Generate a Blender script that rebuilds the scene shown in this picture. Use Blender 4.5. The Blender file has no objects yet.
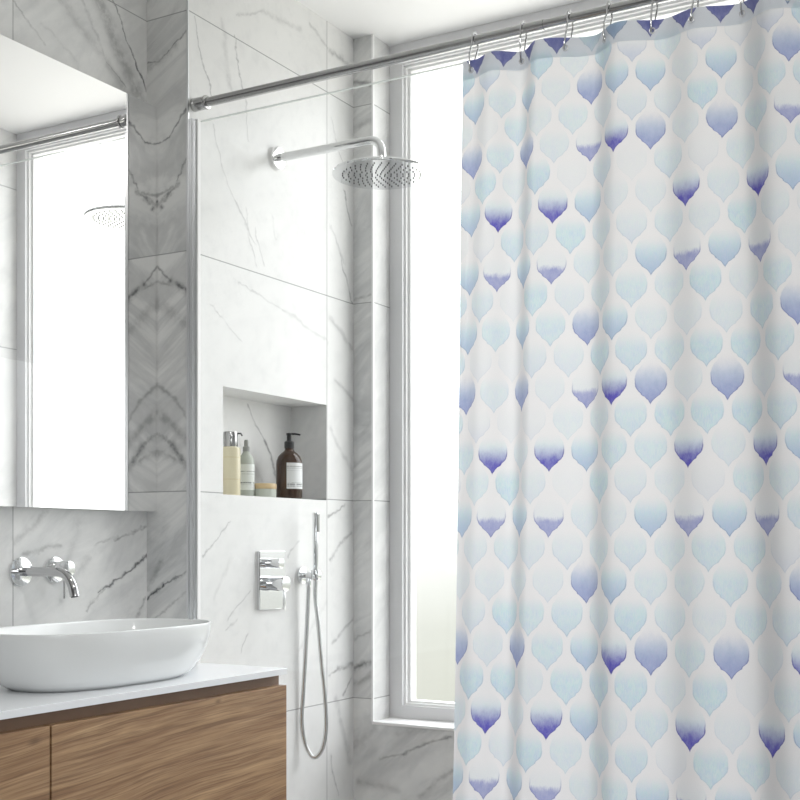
import bpy, bmesh, math, random
from mathutils import Vector, Matrix
random.seed(4)
S = bpy.context.scene
COL = S.collection
R = math.radians
V_VAN= [(2.052, 2.428, 2.111, 2.346, 0.0036, 0.8), (2.111, 2.346, 2.168, 2.259, 0.0042, 1), (2.008, 2.411, 2.144, 2.237, 0.0318, 0.33), (1.899, 2.369, 2.111, 2.233, 0.02, 0.2), (2.027, 2.289, 2.104, 2.247, 0.0027, 0.6), (1.959, 2.392, 2.027, 2.293, 0.0066, 0.3), (1.772, 2.315, 1.801, 2.293, 0.0031, 0.4), (1.801, 2.293, 1.851, 2.255, 0.0042, 0.3), (1.837, 2.302, 1.941, 2.254, 0.0064, 0.15), (2.008, 1.093, 2.121, 1.149, 0.0041, 0.85), (2.121, 1.149, 2.168, 1.181, 0.006, 1), (1.971, 1.057, 2.027, 1.099, 0.0044, 0.4), (2.062, 1.209, 2.168, 1.24, 0.0046, 0.5), (2.002, 1.198, 2.071, 1.216, 0.0045, 0.3), (1.769, 1.21, 1.859, 1.27, 0.0125, 0.2), (1.796, 1.186, 1.894, 1.198, 0.0084, 0.25), (1.923, 1.168, 1.953, 1.255, 0.0195, 0.12), (2.131, 1.031, 2.165, 1.076, 0.0046, 0.5), (1.894, 1.082, 1.983, 1.167, 0.013, 0.15)]
V_STUB= [(-1.922, 1.067, -1.91, 1.083, 0.0047, 0.9), (-1.91, 1.083, -1.877, 1.11, 0.0065, 1), (-1.877, 1.11, -1.8, 1.138, 0.0041, 0.75), (-1.913, 1.02, -1.8, 1.093, 0.0046, 0.4), (-1.922, 1.095, -1.883, 1.165, 0.0116, 0.25), (-1.922, 2.326, -1.883, 2.328, 0.0035, 0.7), (-1.883, 2.328, -1.8, 2.382, 0.0035, 0.75), (-1.922, 2.31, -1.838, 2.351, 0.0139, 0.25), (-1.898, 2.135, -1.853, 2.144, 0.0042, 0.8), (-1.853, 2.144, -1.8, 2.201, 0.0041, 0.8), (-1.898, 1.986, -1.859, 2.016, 0.0093, 0.5), (-1.859, 2.016, -1.8, 2.08, 0.0041, 0.7), (-1.898, 2.012, -1.835, 2.033, 0.0069, 0.5), (-1.898, 1.998, -1.883, 1.982, 0.0093, 0.6), (-1.898, 1.856, -1.85, 1.807, 0.0046, 0.6), (-1.85, 1.807, -1.8, 1.778, 0.0138, 0.6), (-1.898, 1.812, -1.8, 1.783, 0.0069, 0.5), (-1.898, 1.758, -1.8, 1.703, 0.0208, 0.2), (-1.895, 1.574, -1.838, 1.536, 0.0093, 0.3), (-1.838, 1.536, -1.8, 1.486, 0.0069, 0.35), (-1.898, 1.463, -1.847, 1.428, 0.0069, 0.5), (-1.847, 1.428, -1.8, 1.383, 0.0161, 0.5), (-1.895, 1.509, -1.8, 1.44, 0.0161, 0.3), (-1.898, 1.421, -1.838, 1.391, 0.0093, 0.3)]
V_SH= [(2.193, 2.412, 2.222, 2.323, 0.0032, 0.45), (2.222, 2.323, 2.259, 2.246, 0.0037, 0.55), (2.343, 2.425, 2.379, 2.299, 0.0039, 0.55), (2.379, 2.299, 2.395, 2.192, 0.0037, 0.3), (2.259, 2.188, 2.328, 2.043, 0.0036, 0.32), (2.328, 2.043, 2.432, 1.94, 0.0037, 0.32), (2.293, 2.447, 2.331, 2.294, 0.0119, 0.14), (2.383, 2.022, 2.424, 1.889, 0.0039, 0.3), (2.428, 1.984, 2.457, 1.901, 0.0035, 0.3), (2.499, 2.033, 2.521, 1.974, 0.003, 0.22), (2.363, 1.843, 2.551, 1.794, 0.0037, 0.28), (2.248, 1.76, 2.371, 1.694, 0.0038, 0.28), (2.551, 1.794, 2.747, 1.754, 0.0079, 0.12), (2.343, 2.478, 2.453, 2.527, 0.0049, 0.25), (2.666, 2.574, 2.752, 2.544, 0.0067, 0.3), (2.453, 2.527, 2.619, 2.544, 0.0102, 0.14), (2.762, 2.542, 2.88, 2.528, 0.011, 0.3), (2.762, 2.358, 2.838, 2.243, 0.0038, 0.3), (2.828, 2.174, 2.874, 2.09, 0.0047, 0.55), (2.812, 2.01, 2.88, 1.876, 0.0047, 0.5), (2.757, 2.066, 2.838, 1.988, 0.0068, 0.25), (2.762, 1.81, 2.88, 1.745, 0.0138, 0.2), (2.787, 1.65, 2.88, 1.605, 0.0138, 0.2), (2.565, 1.177, 2.624, 1.216, 0.0041, 0.35), (2.444, 1.113, 2.556, 1.172, 0.0076, 0.15), (2.752, 1.276, 2.843, 1.314, 0.0044, 0.55), (2.757, 1.17, 2.864, 1.231, 0.0082, 0.3), (2.226, 1.174, 2.331, 1.262, 0.0035, 0.42), (2.312, 1.021, 2.403, 1.09, 0.0036, 0.32), (2.308, 0.997, 2.351, 1.021, 0.0048, 0.3), (2.363, 0.936, 2.395, 0.982, 0.0037, 0.35), (2.267, 1.07, 2.331, 1.164, 0.0095, 0.1), (2.823, 0.784, 2.874, 0.829, 0.005, 0.55), (2.757, 0.843, 2.802, 0.868, 0.0049, 0.5), (2.802, 0.868, 2.88, 0.867, 0.0111, 0.35), (2.767, 0.627, 2.802, 0.51, 0.0049, 0.4), (2.792, 0.776, 2.864, 0.601, 0.0166, 0.2), (2.619, 0.926, 2.747, 1.051, 0.0106, 0.1), (2.777, 0.941, 2.88, 0.99, 0.0083, 0.25), (2.762, 1.512, 2.88, 1.41, 0.011, 0.15)]
V_NI= [(2.551, 1.565, 2.621, 1.476, 0.0039, 0.5), (2.621, 1.476, 2.657, 1.428, 0.0069, 0.75), (2.657, 1.428, 2.703, 1.349, 0.0081, 0.4), (2.496, 1.47, 2.612, 1.372, 0.0131, 0.12)]
V_BK= [(-1.798, 0.864, -1.739, 0.881, 0.0111, 0.5), (-1.798, 0.817, -1.739, 0.842, 0.0139, 0.25), (-1.72, 0.606, -1.65, 0.628, 0.0049, 0.4), (-1.65, 0.628, -1.587, 0.658, 0.0054, 0.6), (-1.587, 0.658, -1.49, 0.69, 0.0054, 0.6), (-1.778, 0.545, -1.65, 0.53, 0.0138, 0.2), (-1.798, 0.934, -1.739, 0.959, 0.0056, 0.35), (-1.798, 1.885, -1.739, 1.89, 0.0056, 0.4), (-1.798, 2.36, -1.739, 2.378, 0.0111, 0.2), (-1.798, 2.5, -1.739, 2.478, 0.0084, 0.4), (-1.65, 0.68, -1.49, 0.719, 0.0162, 0.15), (-1.587, 0.523, -1.49, 0.599, 0.0108, 0.25), (-1.805, 0.64, -1.73, 0.688, 0.0167, 0.15)]
FILL_W, SKY, EXPO = 4.4, 6.5, 0.0

# ---------------------------------------------------------------- node helpers
def new_mat(name):
    m = bpy.data.materials.new(name); m.use_nodes = True
    nt = m.node_tree; nt.nodes.clear()
    out = nt.nodes.new('ShaderNodeOutputMaterial')
    return m, nt, out

class N:
    """small wrapper for building node trees"""
    def __init__(self, nt): self.nt = nt
    def node(self, typ, **kw):
        n = self.nt.nodes.new(typ)
        for k, v in kw.items(): setattr(n, k, v)
        return n
    def put(self, sock, v):
        if isinstance(v, bpy.types.NodeSocket): self.nt.links.new(v, sock)
        elif v is not None: sock.default_value = v
    def math(self, op, a, b=None, c=None, clamp=False):
        n = self.node('ShaderNodeMath', operation=op, use_clamp=clamp)
        self.put(n.inputs[0], a)
        if b is not None: self.put(n.inputs[1], b)
        if c is not None: self.put(n.inputs[2], c)
        return n.outputs[0]
    def vmath(self, op, a, b=None, scale=None):
        n = self.node('ShaderNodeVectorMath', operation=op)
        self.put(n.inputs[0], a)
        if b is not None: self.put(n.inputs[1], b)
        if scale is not None: self.put(n.inputs['Scale'], scale)
        return n.outputs['Value'] if op in ('LENGTH', 'DOT_PRODUCT') else n.outputs['Vector']
    def smooth(self, v, a, b, lo=0.0, hi=1.0):
        n = self.node('ShaderNodeMapRange', interpolation_type='SMOOTHSTEP')
        self.put(n.inputs['Value'], v); self.put(n.inputs['From Min'], a); self.put(n.inputs['From Max'], b)
        self.put(n.inputs['To Min'], lo); self.put(n.inputs['To Max'], hi)
        return n.outputs['Result']
    def mix(self, f, a, b, mode='MIX'):
        n = self.node('ShaderNodeMix', data_type='RGBA', blend_type=mode)
        self.put(n.inputs[0], f); self.put(n.inputs[6], a); self.put(n.inputs[7], b)
        return n.outputs[2]
    def noise(self, vec, scale, detail=4, rough=.55, dist=0.0, out='Fac'):
        n = self.node('ShaderNodeTexNoise')
        self.put(n.inputs['Vector'], vec); n.inputs['Scale'].default_value = scale
        n.inputs['Detail'].default_value = detail; n.inputs['Roughness'].default_value = rough
        n.inputs['Distortion'].default_value = dist
        return n.outputs[out]
    def combine(self, x, y, z=0.0):
        n = self.node('ShaderNodeCombineXYZ')
        for i, v in enumerate((x, y, z)): self.put(n.inputs[i], v)
        return n.outputs[0]
    def sep(self, v):
        n = self.node('ShaderNodeSeparateXYZ'); self.put(n.inputs[0], v); return n.outputs
    def bsdf(self, out, color, rough=.5, metal=0.0, ior=1.5, bump=None, bump_str=.1, bump_dist=.001, **kw):
        b = self.node('ShaderNodeBsdfPrincipled')
        self.put(b.inputs['Base Color'], color); self.put(b.inputs['Roughness'], rough)
        self.put(b.inputs['Metallic'], metal); b.inputs['IOR'].default_value = ior
        for k, v in kw.items(): self.put(b.inputs[k], v)
        if bump is not None:
            bn = self.node('ShaderNodeBump'); bn.inputs['Strength'].default_value = bump_str
            bn.inputs['Distance'].default_value = bump_dist
            self.put(bn.inputs['Height'], bump); self.put(b.inputs['Normal'], bn.outputs[0])
        if out is not None: self.nt.links.new(b.outputs[0], out.inputs['Surface'])
        return b

def col(r, g, b):   # sRGB 0..255 -> linear
    f = lambda v: (v/255/12.92) if v/255 <= .04045 else ((v/255+.055)/1.055)**2.4
    return (f(r), f(g), f(b), 1)

def simple(name, c, rough=.4, metal=0.0, nscale=60, namt=.04, **kw):
    m, nt, out = new_mat(name); n = N(nt)
    tc = n.node('ShaderNodeTexCoord')
    nz = n.noise(tc.outputs['Object'], nscale, 3)
    f = n.math('MULTIPLY', nz, namt)
    c2 = (c[0]*.6, c[1]*.6, c[2]*.6, 1)
    n.bsdf(out, n.mix(f, c, c2), rough, metal, **kw)
    return m

# segment distance group for the veins in the stone
def vein_group():
    g = bpy.data.node_groups.new('vein_line', 'ShaderNodeTree')
    I = g.interface
    for nm, st in (('P', 'NodeSocketVector'), ('A', 'NodeSocketVector'), ('BA', 'NodeSocketVector'), ('Inv', 'NodeSocketFloat'),
                   ('Width', 'NodeSocketFloat'), ('Strength', 'NodeSocketFloat')):
        I.new_socket(nm, in_out='INPUT', socket_type=st)
    I.new_socket('Fac', in_out='OUTPUT', socket_type='NodeSocketFloat')
    n = N(g); gi = n.node('NodeGroupInput'); go = n.node('NodeGroupOutput'); o = gi.outputs
    pa = n.vmath('SUBTRACT', o['P'], o['A'])
    h = n.math('MULTIPLY', n.vmath('DOT_PRODUCT', pa, o['BA']), o['Inv'], clamp=True)
    d = n.vmath('LENGTH', n.vmath('SUBTRACT', pa, n.vmath('SCALE', o['BA'], scale=h)))
    q = n.math('DIVIDE', d, o['Width'])
    fall = n.math('EXPONENT', n.math('MULTIPLY', n.math('MULTIPLY', q, q), -1.0))
    g.links.new(n.math('MULTIPLY', fall, o['Strength']), go.inputs['Fac'])
    return g
VG = vein_group()

JZ0, JH = .7735, .55
def marble(name, axis, veins, joints, seed, density=1.0, rough=.16):
    """white veined stone slabs; axis 'X': plane uses (y,z); 'Y': plane uses (x,z)"""
    m, nt, out = new_mat(name); n = N(nt)
    geo = n.node('ShaderNodeNewGeometry')
    X, Y, Z = n.sep(geo.outputs['Position'])
    U = Y if axis == 'X' else X
    P = n.combine(U, Z, 0)
    # slab id so that the clouding changes from slab to slab
    row = n.math('FLOOR', n.math('DIVIDE', n.math('SUBTRACT', Z, JZ0), JH))
    cid = 0.0
    for j in joints: cid = n.math('ADD', cid, n.math('GREATER_THAN', U, j))
    sid = n.math('ADD', n.math('MULTIPLY', row, 3.71), n.math('ADD', n.math('MULTIPLY', cid, 7.13), seed*1.0))
    P3 = n.combine(U, Z, sid)
    # small warp so the hand-placed veins wander
    w1 = n.noise(P3, 9, 4, .6, out='Color'); w2 = n.noise(P3, 70, 3, .6, out='Color')
    warp = n.vmath('ADD', n.vmath('SCALE', n.vmath('SUBTRACT', w1, (.5, .5, .5)), scale=.045),
                   n.vmath('SCALE', n.vmath('SUBTRACT', w2, (.5, .5, .5)), scale=.012))
    wx, wy, wz = n.sep(n.vmath('ADD', P, warp))
    PW = n.combine(wx, wy, 0)
    tot = None
    for (u0, v0, u1, v1, w, st) in veins:
        if abs(u0-u1)+abs(v0-v1) < 1e-4: continue
        g = n.node('ShaderNodeGroup'); g.node_tree = VG
        n.put(g.inputs['P'], PW)
        g.inputs['A'].default_value = (u0, v0, 0); g.inputs['BA'].default_value = (u1-u0, v1-v0, 0)
        g.inputs['Inv'].default_value = 1/((u1-u0)**2+(v1-v0)**2)
        g.inputs['Width'].default_value = max(w*.62, .0014); g.inputs['Strength'].default_value = st*(.85 if w < .007 else 1.25)
        tot = g.outputs[0] if tot is None else n.math('MAXIMUM', tot, g.outputs[0])
    brk = n.smooth(n.noise(P3, 38, 4, .7), .3, .62, .35, 1.15)
    placed = n.math('MULTIPLY', tot, brk) if tot is not None else 0.0
    # natural faint diagonal veining
    rot = n.node('ShaderNodeVectorRotate', rotation_type='Z_AXIS'); n.put(rot.inputs['Vector'], P3); rot.inputs['Angle'].default_value = R(-38)
    sc = n.node('ShaderNodeMapping'); n.put(sc.inputs['Vector'], rot.outputs[0]); sc.inputs['Scale'].default_value = (.75, 2.6, 1)
    cloud = n.noise(sc.outputs[0], 2.6, 6, .62, .8)
    ridge = n.math('ABSOLUTE', n.math('SUBTRACT', n.noise(sc.outputs[0], 2.2, 7, .6, 1.2), .5))
    thin = n.math('MULTIPLY', n.smooth(ridge, 0, .03, 1, 0), n.smooth(n.noise(P3, 3.2, 3), .5, .72, 0, .30*density))
    soft = n.math('MULTIPLY', n.smooth(ridge, 0, .11, 1, 0), .20*density)
    mott = n.noise(P3, 26, 5, .65)
    base = n.mix(n.smooth(cloud, .42, .78, 0, .62*density), col(236, 236, 235), col(184, 187, 189))
    base = n.mix(n.smooth(mott, .45, .75, 0, .16), base, col(190, 192, 194))
    base = n.mix(n.math('MAXIMUM', thin, soft), base, col(128, 131, 135))
    base = n.mix(n.math('MINIMUM', placed, 1.0), base, col(72, 74, 78))
    # joints
    fz = n.math('FRACT', n.math('ADD', n.math('DIVIDE', n.math('SUBTRACT', Z, JZ0), JH), .5))
    dz = n.math('MULTIPLY', n.math('ABSOLUTE', n.math('SUBTRACT', fz, .5)), JH)
    dj = dz
    for j in joints: dj = n.math('MINIMUM', dj, n.math('ABSOLUTE', n.math('SUBTRACT', U, j)))
    jm = n.smooth(dj, .0007, .0017, 1, 0)
    base = n.mix(n.math('MULTIPLY', jm, .72), base, col(120, 121, 122))
    n.bsdf(out, base, n.math('ADD', rough, n.math('MULTIPLY', jm, .4)), bump=n.math('SUBTRACT', 1.0, jm), bump_str=.25, bump_dist=.0008)
    return m

MB = {}
MB['van'] = marble('marble_vanity_side', 'X', V_VAN, [-1.3, -.55, .2, .9787, 1.7635], 1, .6)
MB['stub'] = marble('marble_return_face', 'Y', V_STUB, [], 2.4, 1.3)
MB['shower'] = marble('marble_shower_side', 'X', V_SH+V_NI, [2.747], 5.2, .12, .34)
MB['back'] = marble('marble_window_side', 'Y', V_BK, [-1.0, -.2, .5], 8.6, 1.1)
MB['plainX'] = marble('marble_plain_x', 'X', [], [-.9, -.1, .7, 1.5, 2.3], 12.5, .8)
MB['reveal'] = marble('marble_reveal', 'X', [], [], 19.3, .55, .34)
MB['niche'] = marble('marble_niche_side', 'Y', [], [], 31.0, .35, .3)

chrome = simple('chrome', (.80, .81, .82, 1), .06, 1.0, 40, .05)
chrome3 = simple('darker_chrome', (.6, .6, .61, 1), .07, 1.0, 40, .05)
chrome2 = simple('brushed_chrome', (.47, .47, .47, 1), .16, 1.0, 40, .05)
alu = simple('satin_aluminium', (.72, .73, .74, 1), .28, 1.0, 60, .05)
dark_rubber = simple('dark_rubber', (.05, .05, .055, 1), .5)
white_paint = simple('white_paint', col(238, 238, 238), .6, 0, 3, .03)
grey_paint = simple('grey_wall_paint', col(150, 150, 150), .7, 0, 3, .03)
ceil_paint = simple('ceiling_paint', col(242, 242, 242), .8, 0, 2, .02)
frame_white = simple('window_frame_white', col(226, 226, 228), .35, 0, 30, .02)
bead_white = simple('window_bead_white', col(248, 248, 248), .4, 0, 30, .01)
ceramic = simple('glazed_ceramic', col(240, 242, 242), .08, 0, 5, .01)
stone_top = simple('white_solid_surface', col(243, 245, 248), .22, 0, 50, .02)
black_plastic = simple('black_plastic', (.018, .018, .02, 1), .3)
grey_plastic = simple('grey_plastic', col(150, 152, 148), .35)
floor_mat = simple('floor_stone', col(205, 205, 203), .35, 0, 6, .2)
tray_mat = simple('shower_tray_white', col(238, 238, 238), .3)
grommet_mat = simple('white_metal_eyelet', col(235, 235, 238), .25, .3)

def mirror_mat():
    m, nt, out = new_mat('mirror_glass'); n = N(nt)
    n.bsdf(out, (.955, .955, .955, 1), .0, 1.0); return m
mirror = mirror_mat()

def glass_mat(name, tint, refl=1.0, rough=0.0):
    m, nt, out = new_mat(name); n = N(nt)
    tr = n.node('ShaderNodeBsdfTransparent'); tr.inputs[0].default_value = tint
    gl = n.node('ShaderNodeBsdfGlossy'); gl.inputs['Roughness'].default_value = rough
    ge = n.node('ShaderNodeNewGeometry')
    cs = n.math('ABSOLUTE', n.vmath('DOT_PRODUCT', ge.outputs['Incoming'], ge.outputs['Normal']))
    fr = n.math('ADD', .04, n.math('MULTIPLY', n.math('POWER', n.math('SUBTRACT', 1.0, cs, clamp=True), 5.0), .96))
    mx = n.node('ShaderNodeMixShader'); n.put(mx.inputs[0], n.math('MULTIPLY', fr, refl))
    nt.links.new(tr.outputs[0], mx.inputs[1]); nt.links.new(gl.outputs[0], mx.inputs[2])
    nt.links.new(mx.outputs[0], out.inputs['Surface']); return m
shower_glass = glass_mat('shower_glass', (.985, .988, .988, 1), .6)
pane_glass = glass_mat('window_glass', (.985, .985, .985, 1), .8)
edge_glass = simple('glass_edge', (.86, .90, .89, 1), .1)

def wood():
    m, nt, out = new_mat('oak_veneer'); n = N(nt)
    geo = n.node('ShaderNodeNewGeometry'); X, Y, Z = n.sep(geo.outputs['Position'])
    # rising grain, stretched along the front
    zz = n.math('ADD', Z, n.math('MULTIPLY', Y, -.06))
    wv = n.math('MULTIPLY', n.math('SUBTRACT', n.noise(n.combine(n.math('MULTIPLY', Y, 2.2), n.math('MULTIPLY', zz, 3.5), X), 1.0, 2), .5), .035)
    z2 = n.math('ADD', zz, wv)
    a = n.combine(n.math('MULTIPLY', Y, 3.0), n.math('MULTIPLY', z2, 75), 0)
    b = n.combine(n.math('MULTIPLY', Y, 7.0), n.math('MULTIPLY', z2, 330), 3.3)
    g1 = n.noise(a, 1.0, 5, .62, .4); g2 = n.noise(b, 1.0, 4, .6)
    big = n.noise(n.combine(n.math('MULTIPLY', Y, 1.4), n.math('MULTIPLY', z2, 9), 8), 1.0, 3)
    ramp = n.node('ShaderNodeValToRGB'); n.put(ramp.inputs[0], n.smooth(g1, .25, .75))
    e = ramp.color_ramp.elements
    e[0].position = .0; e[0].color = col(132, 100, 72)
    e[1].position = 1.0; e[1].color = col(198, 166, 128)
    for p, c_ in ((.3, col(154, 120, 88)), (.55, col(170, 137, 102)), (.78, col(183, 149, 112))):
        x = e.new(p); x.color = c_
    c1 = n.mix(n.smooth(g2, .42, .68, 0, .55), ramp.outputs[0], col(104, 76, 56))
    c1 = n.mix(n.smooth(big, .4, .75, 0, .4), c1, col(130, 98, 74))
    # knots: (y, z)
    for ky, kz, kr in ((2.075, .845, .03), (1.445, .79, .018), (1.93, .77, .012)):
        dy = n.math('MULTIPLY', n.math('SUBTRACT', Y, ky), .45); dzz = n.math('SUBTRACT', z2, kz)
        dd = n.math('SQRT', n.math('ADD', n.math('MULTIPLY', dy, dy), n.math('MULTIPLY', dzz, dzz)))
        c1 = n.mix(n.smooth(dd, 0, kr*.6, .5, 0), c1, col(70, 46, 34))
    n.bsdf(out, c1, .45, bump=g2, bump_str=.2, bump_dist=.0006)
    return m
oak = wood()
dark_oak = simple('dark_rail_veneer', col(128, 102, 82), .5, 0, 30, .3)  # rail veneer, darker brown than the drawer fronts
dark_gap = simple('dark_core', col(40, 30, 26), .7)

# ---------------------------------------------------------------- mesh helpers
class Mesh:
    def __init__(self): self.bm = bmesh.new()
    def box(self, x0, x1, y0, y1, z0, z1, mi=0, bev=0.0):
        r = bmesh.ops.create_cube(self.bm, size=1.0)
        vs = r['verts']
        for v in vs:
            v.co = Vector(((x0+x1)/2+v.co.x*(x1-x0), (y0+y1)/2+v.co.y*(y1-y0), (z0+z1)/2+v.co.z*(z1-z0)))
        fs = list({f for v in vs for f in v.link_faces})
        for f in fs: f.material_index = mi
        if bev:
            es = list({e for v in vs for e in v.link_edges})
            bmesh.ops.bevel(self.bm, geom=es, offset=bev, segments=2, profile=.5, affect='EDGES')
        return self
    def cyl(self, p0, p1, r0, r1=None, seg=32, bev=0.0):
        r1 = r0 if r1 is None else r1
        p0, p1 = Vector(p0), Vector(p1); d = p1-p0
        q = d.to_track_quat('Z', 'Y').to_matrix().to_4x4(); q.translation = p0
        L = d.length
        prof = [(0, 0), (r0, 0), (r1, L), (0, L)]
        if bev: prof = [(0, 0), (r0-bev, 0), (r0-bev*.3, bev*.3), (r0, bev), (r1, L-bev), (r1-bev*.3, L-bev*.3), (r1-bev, L), (0, L)]
        return self.lathe(prof, q, seg)
    def lathe(self, prof, mat=None, seg=40, sx=1.0, sy=1.0):
        mat = mat or Matrix.Identity(4)
        rings = []
        for r, z in prof:
            if r < 1e-7: rings.append([self.bm.verts.new(mat @ Vector((0, 0, z)))])
            else: rings.append([self.bm.verts.new(mat @ Vector((r*sx*math.cos(2*math.pi*i/seg), r*sy*math.sin(2*math.pi*i/seg), z))) for i in range(seg)])
        for a, b in zip(rings[:-1], rings[1:]):
            for i in range(seg):
                j = (i+1) % seg
                if len(a) == 1 and len(b) == 1: continue
                if len(a) == 1: self.bm.faces.new((a[0], b[j], b[i]))
                elif len(b) == 1: self.bm.faces.new((a[i], a[j], b[0]))
                else: self.bm.faces.new((a[i], a[j], b[j], b[i]))
        return self
    def tube(self, pts, r, seg=16, closed=False, cap=True):
        pts = [Vector(p) for p in pts]; n = len(pts); rings = []; prev = None
        for i, p in enumerate(pts):
            if closed: t = pts[(i+1) % n]-pts[i-1]
            else: t = pts[min(i+1, n-1)]-pts[max(i-1, 0)]
            t.normalize()
            if prev is None:
                u = t.orthogonal().normalized()
            else:
                u = prev - t*prev.dot(t); u.normalize()
            prev = u; w = t.cross(u)
            rr = r[i] if isinstance(r, (list, tuple)) else r
            rings.append([self.bm.verts.new(p+(u*math.cos(2*math.pi*k/seg)+w*math.sin(2*math.pi*k/seg))*rr) for k in range(seg)])
        m = n if closed else n-1
        for i in range(m):
            a, b = rings[i], rings[(i+1) % n]
            off = 0
            if closed and i == n-1:   # match the seam
                off = min(range(seg), key=lambda o: (a[0].co-b[o].co).length)
            for k in range(seg):
                self.bm.faces.new((a[k], a[(k+1) % seg], b[(k+1+off) % seg], b[(k+off) % seg]))
        if cap and not closed:
            self.bm.faces.new(rings[0]); self.bm.faces.new(rings[-1])
        return self
    def build(self, name, mats, parent=None, smooth=True, origin=None, angle=40):
        bmesh.ops.remove_doubles(self.bm, verts=self.bm.verts, dist=1e-6)
        bmesh.ops.recalc_face_normals(self.bm, faces=self.bm.faces)
        me = bpy.data.meshes.new(name); self.bm.to_mesh(me); self.bm.free()
        for m in (mats if isinstance(mats, (list, tuple)) else [mats]): me.materials.append(m)
        if smooth:
            me.polygons.foreach_set('use_smooth', [True]*len(me.polygons))
            me.set_sharp_from_angle(angle=R(angle))
        o = bpy.data.objects.new(name, me); COL.objects.link(o)
        if origin is not None:
            me.transform(Matrix.Translation(-Vector(origin))); o.location = origin
        if parent is not None:
            o.parent = parent
            pm = parent
            off = Vector((0, 0, 0))
            while pm is not None: off += pm.location; pm = pm.parent
            o.location = o.location - off
        return o

def thing(name, label, cat, loc=(0, 0, 0), group=None):
    o = bpy.data.objects.new(name, None); COL.objects.link(o); o.location = loc
    o.empty_display_size = .05
    return tag(o, label, cat, group)
def tag(o, label, cat, group=None):
    o['label'] = label; o['category'] = cat
    if group: o['group'] = group
    return o
def struct(o, label=None, cat=None):
    o['kind'] = 'structure'
    if label: o['label'] = label
    if cat: o['category'] = cat
    return o
def axis_mats(o, xm, ym):
    """face material by which way the face looks: slot 0 = faces along X, slot 1 = faces along Y"""
    for p in o.data.polygons:
        p.material_index = 1 if abs(p.normal.y) > .6 else 0

# ---------------------------------------------------------------- room shell
CEIL = 2.615
VX, SX, NX = -1.9227, -1.8, -1.917        # vanity wall, shower wall, niche back
YS, YB, YW = 2.168, 2.882, 2.976          # return face, window wall, window frame
WL, WR = -1.738, -.556
SILL = .7066
NY0, NY1, NZ0, NZ1 = 2.297, 2.745, 1.3205, 1.578
RX, FY = .95, -1.7

b = Mesh(); b.box(-2.15, VX, FY, YS, 0, CEIL)
o = struct(b.build('wall_left', [MB['van'], MB['stub']], smooth=False), 'marble clad wall behind the basin and mirror', 'wall'); axis_mats(o, 0, 0)

b = Mesh()
b.box(-2.15, SX, YS, YB, 0, NZ0); b.box(-2.15, SX, YS, YB, NZ1, CEIL)
b.box(-2.15, SX, YS, NY0, NZ0, NZ1); b.box(-2.15, SX, NY1, YB, NZ0, NZ1); b.box(-2.15, NX, NY0, NY1, NZ0, NZ1)
o = struct(b.build('wall_left', [MB['shower'], MB['stub'], MB['niche']], smooth=False), 'pale marble shower wall with a recessed niche', 'wall'); axis_mats(o, 0, 0)
for p in o.data.polygons:
    if abs(p.normal.y) > .6 and NZ0 < p.center.z < NZ1 and p.center.y > YS+.01: p.material_index = 2

b = Mesh()
b.box(-2.15, WL, YB, 3.10, 0, CEIL); b.box(WL, WR, YB, 3.10, 0, .703); b.box(WR, RX+.1, YB, 3.10, 0, CEIL)
o = struct(b.build('wall_back', [MB['reveal'], MB['back']], smooth=False), 'marble clad wall around and below the tall window', 'wall'); axis_mats(o, 0, 0)

b = Mesh(); b.box(RX, RX+.12, FY, -.8, 0, CEIL); b.box(RX, RX+.12, .9, YB, 0, CEIL)
b.box(RX, RX+.12, -.8, .9, 0, .9); b.box(RX, RX+.12, -.8, .9, 2.2, CEIL)
struct(b.build('wall_right', MB['plainX'], smooth=False), 'plain marble wall on the right side of the room', 'wall')
b = Mesh()
b.box(-2.15, RX+.12, FY-.15, FY, 0, CEIL)
struct(b.build('wall_front', grey_paint, smooth=False), 'grey painted wall behind the viewer', 'wall')
b = Mesh(); b.box(-2.15, RX+.12, FY-.15, 3.10, CEIL, CEIL+.1)
struct(b.build('ceiling', ceil_paint, smooth=False), 'plain white ceiling', 'ceiling')
b = Mesh(); b.box(-2.15, RX+.12, FY-.15, 3.10, -.1, 0)
struct(b.build('floor', floor_mat, smooth=False), 'pale stone floor', 'floor')
b = Mesh(); b.box(SX+.001, RX-.001, YS+.01, YB-.001, .0005, .04, bev=.004)
tag(b.build('shower_tray', tray_mat), 'white shower tray on the floor behind the curtain', 'shower tray')

# thin metal corner strip on the wall return, white sill and reveal strips
b = Mesh(); b.box(SX-.003, SX+.0015, YS-.0015, YS+.003, 0, CEIL)
struct(b.build('trim_1', alu, smooth=False), 'thin metal corner strip on the marble return', 'trim')
b = Mesh(); b.box(WL, WR, YB-.004, YW+.02, .7035, .7115, bev=.0015)
struct(b.build('trim_2', bead_white, smooth=False), 'thin white window sill', 'trim')
b = Mesh(); b.box(WL-.0015, WL+.0035, YB-.0025, YB+.004, .7115, CEIL)
struct(b.build('trim_3', bead_white, smooth=False), 'thin white strip down the left edge of the window recess', 'trim')

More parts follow.
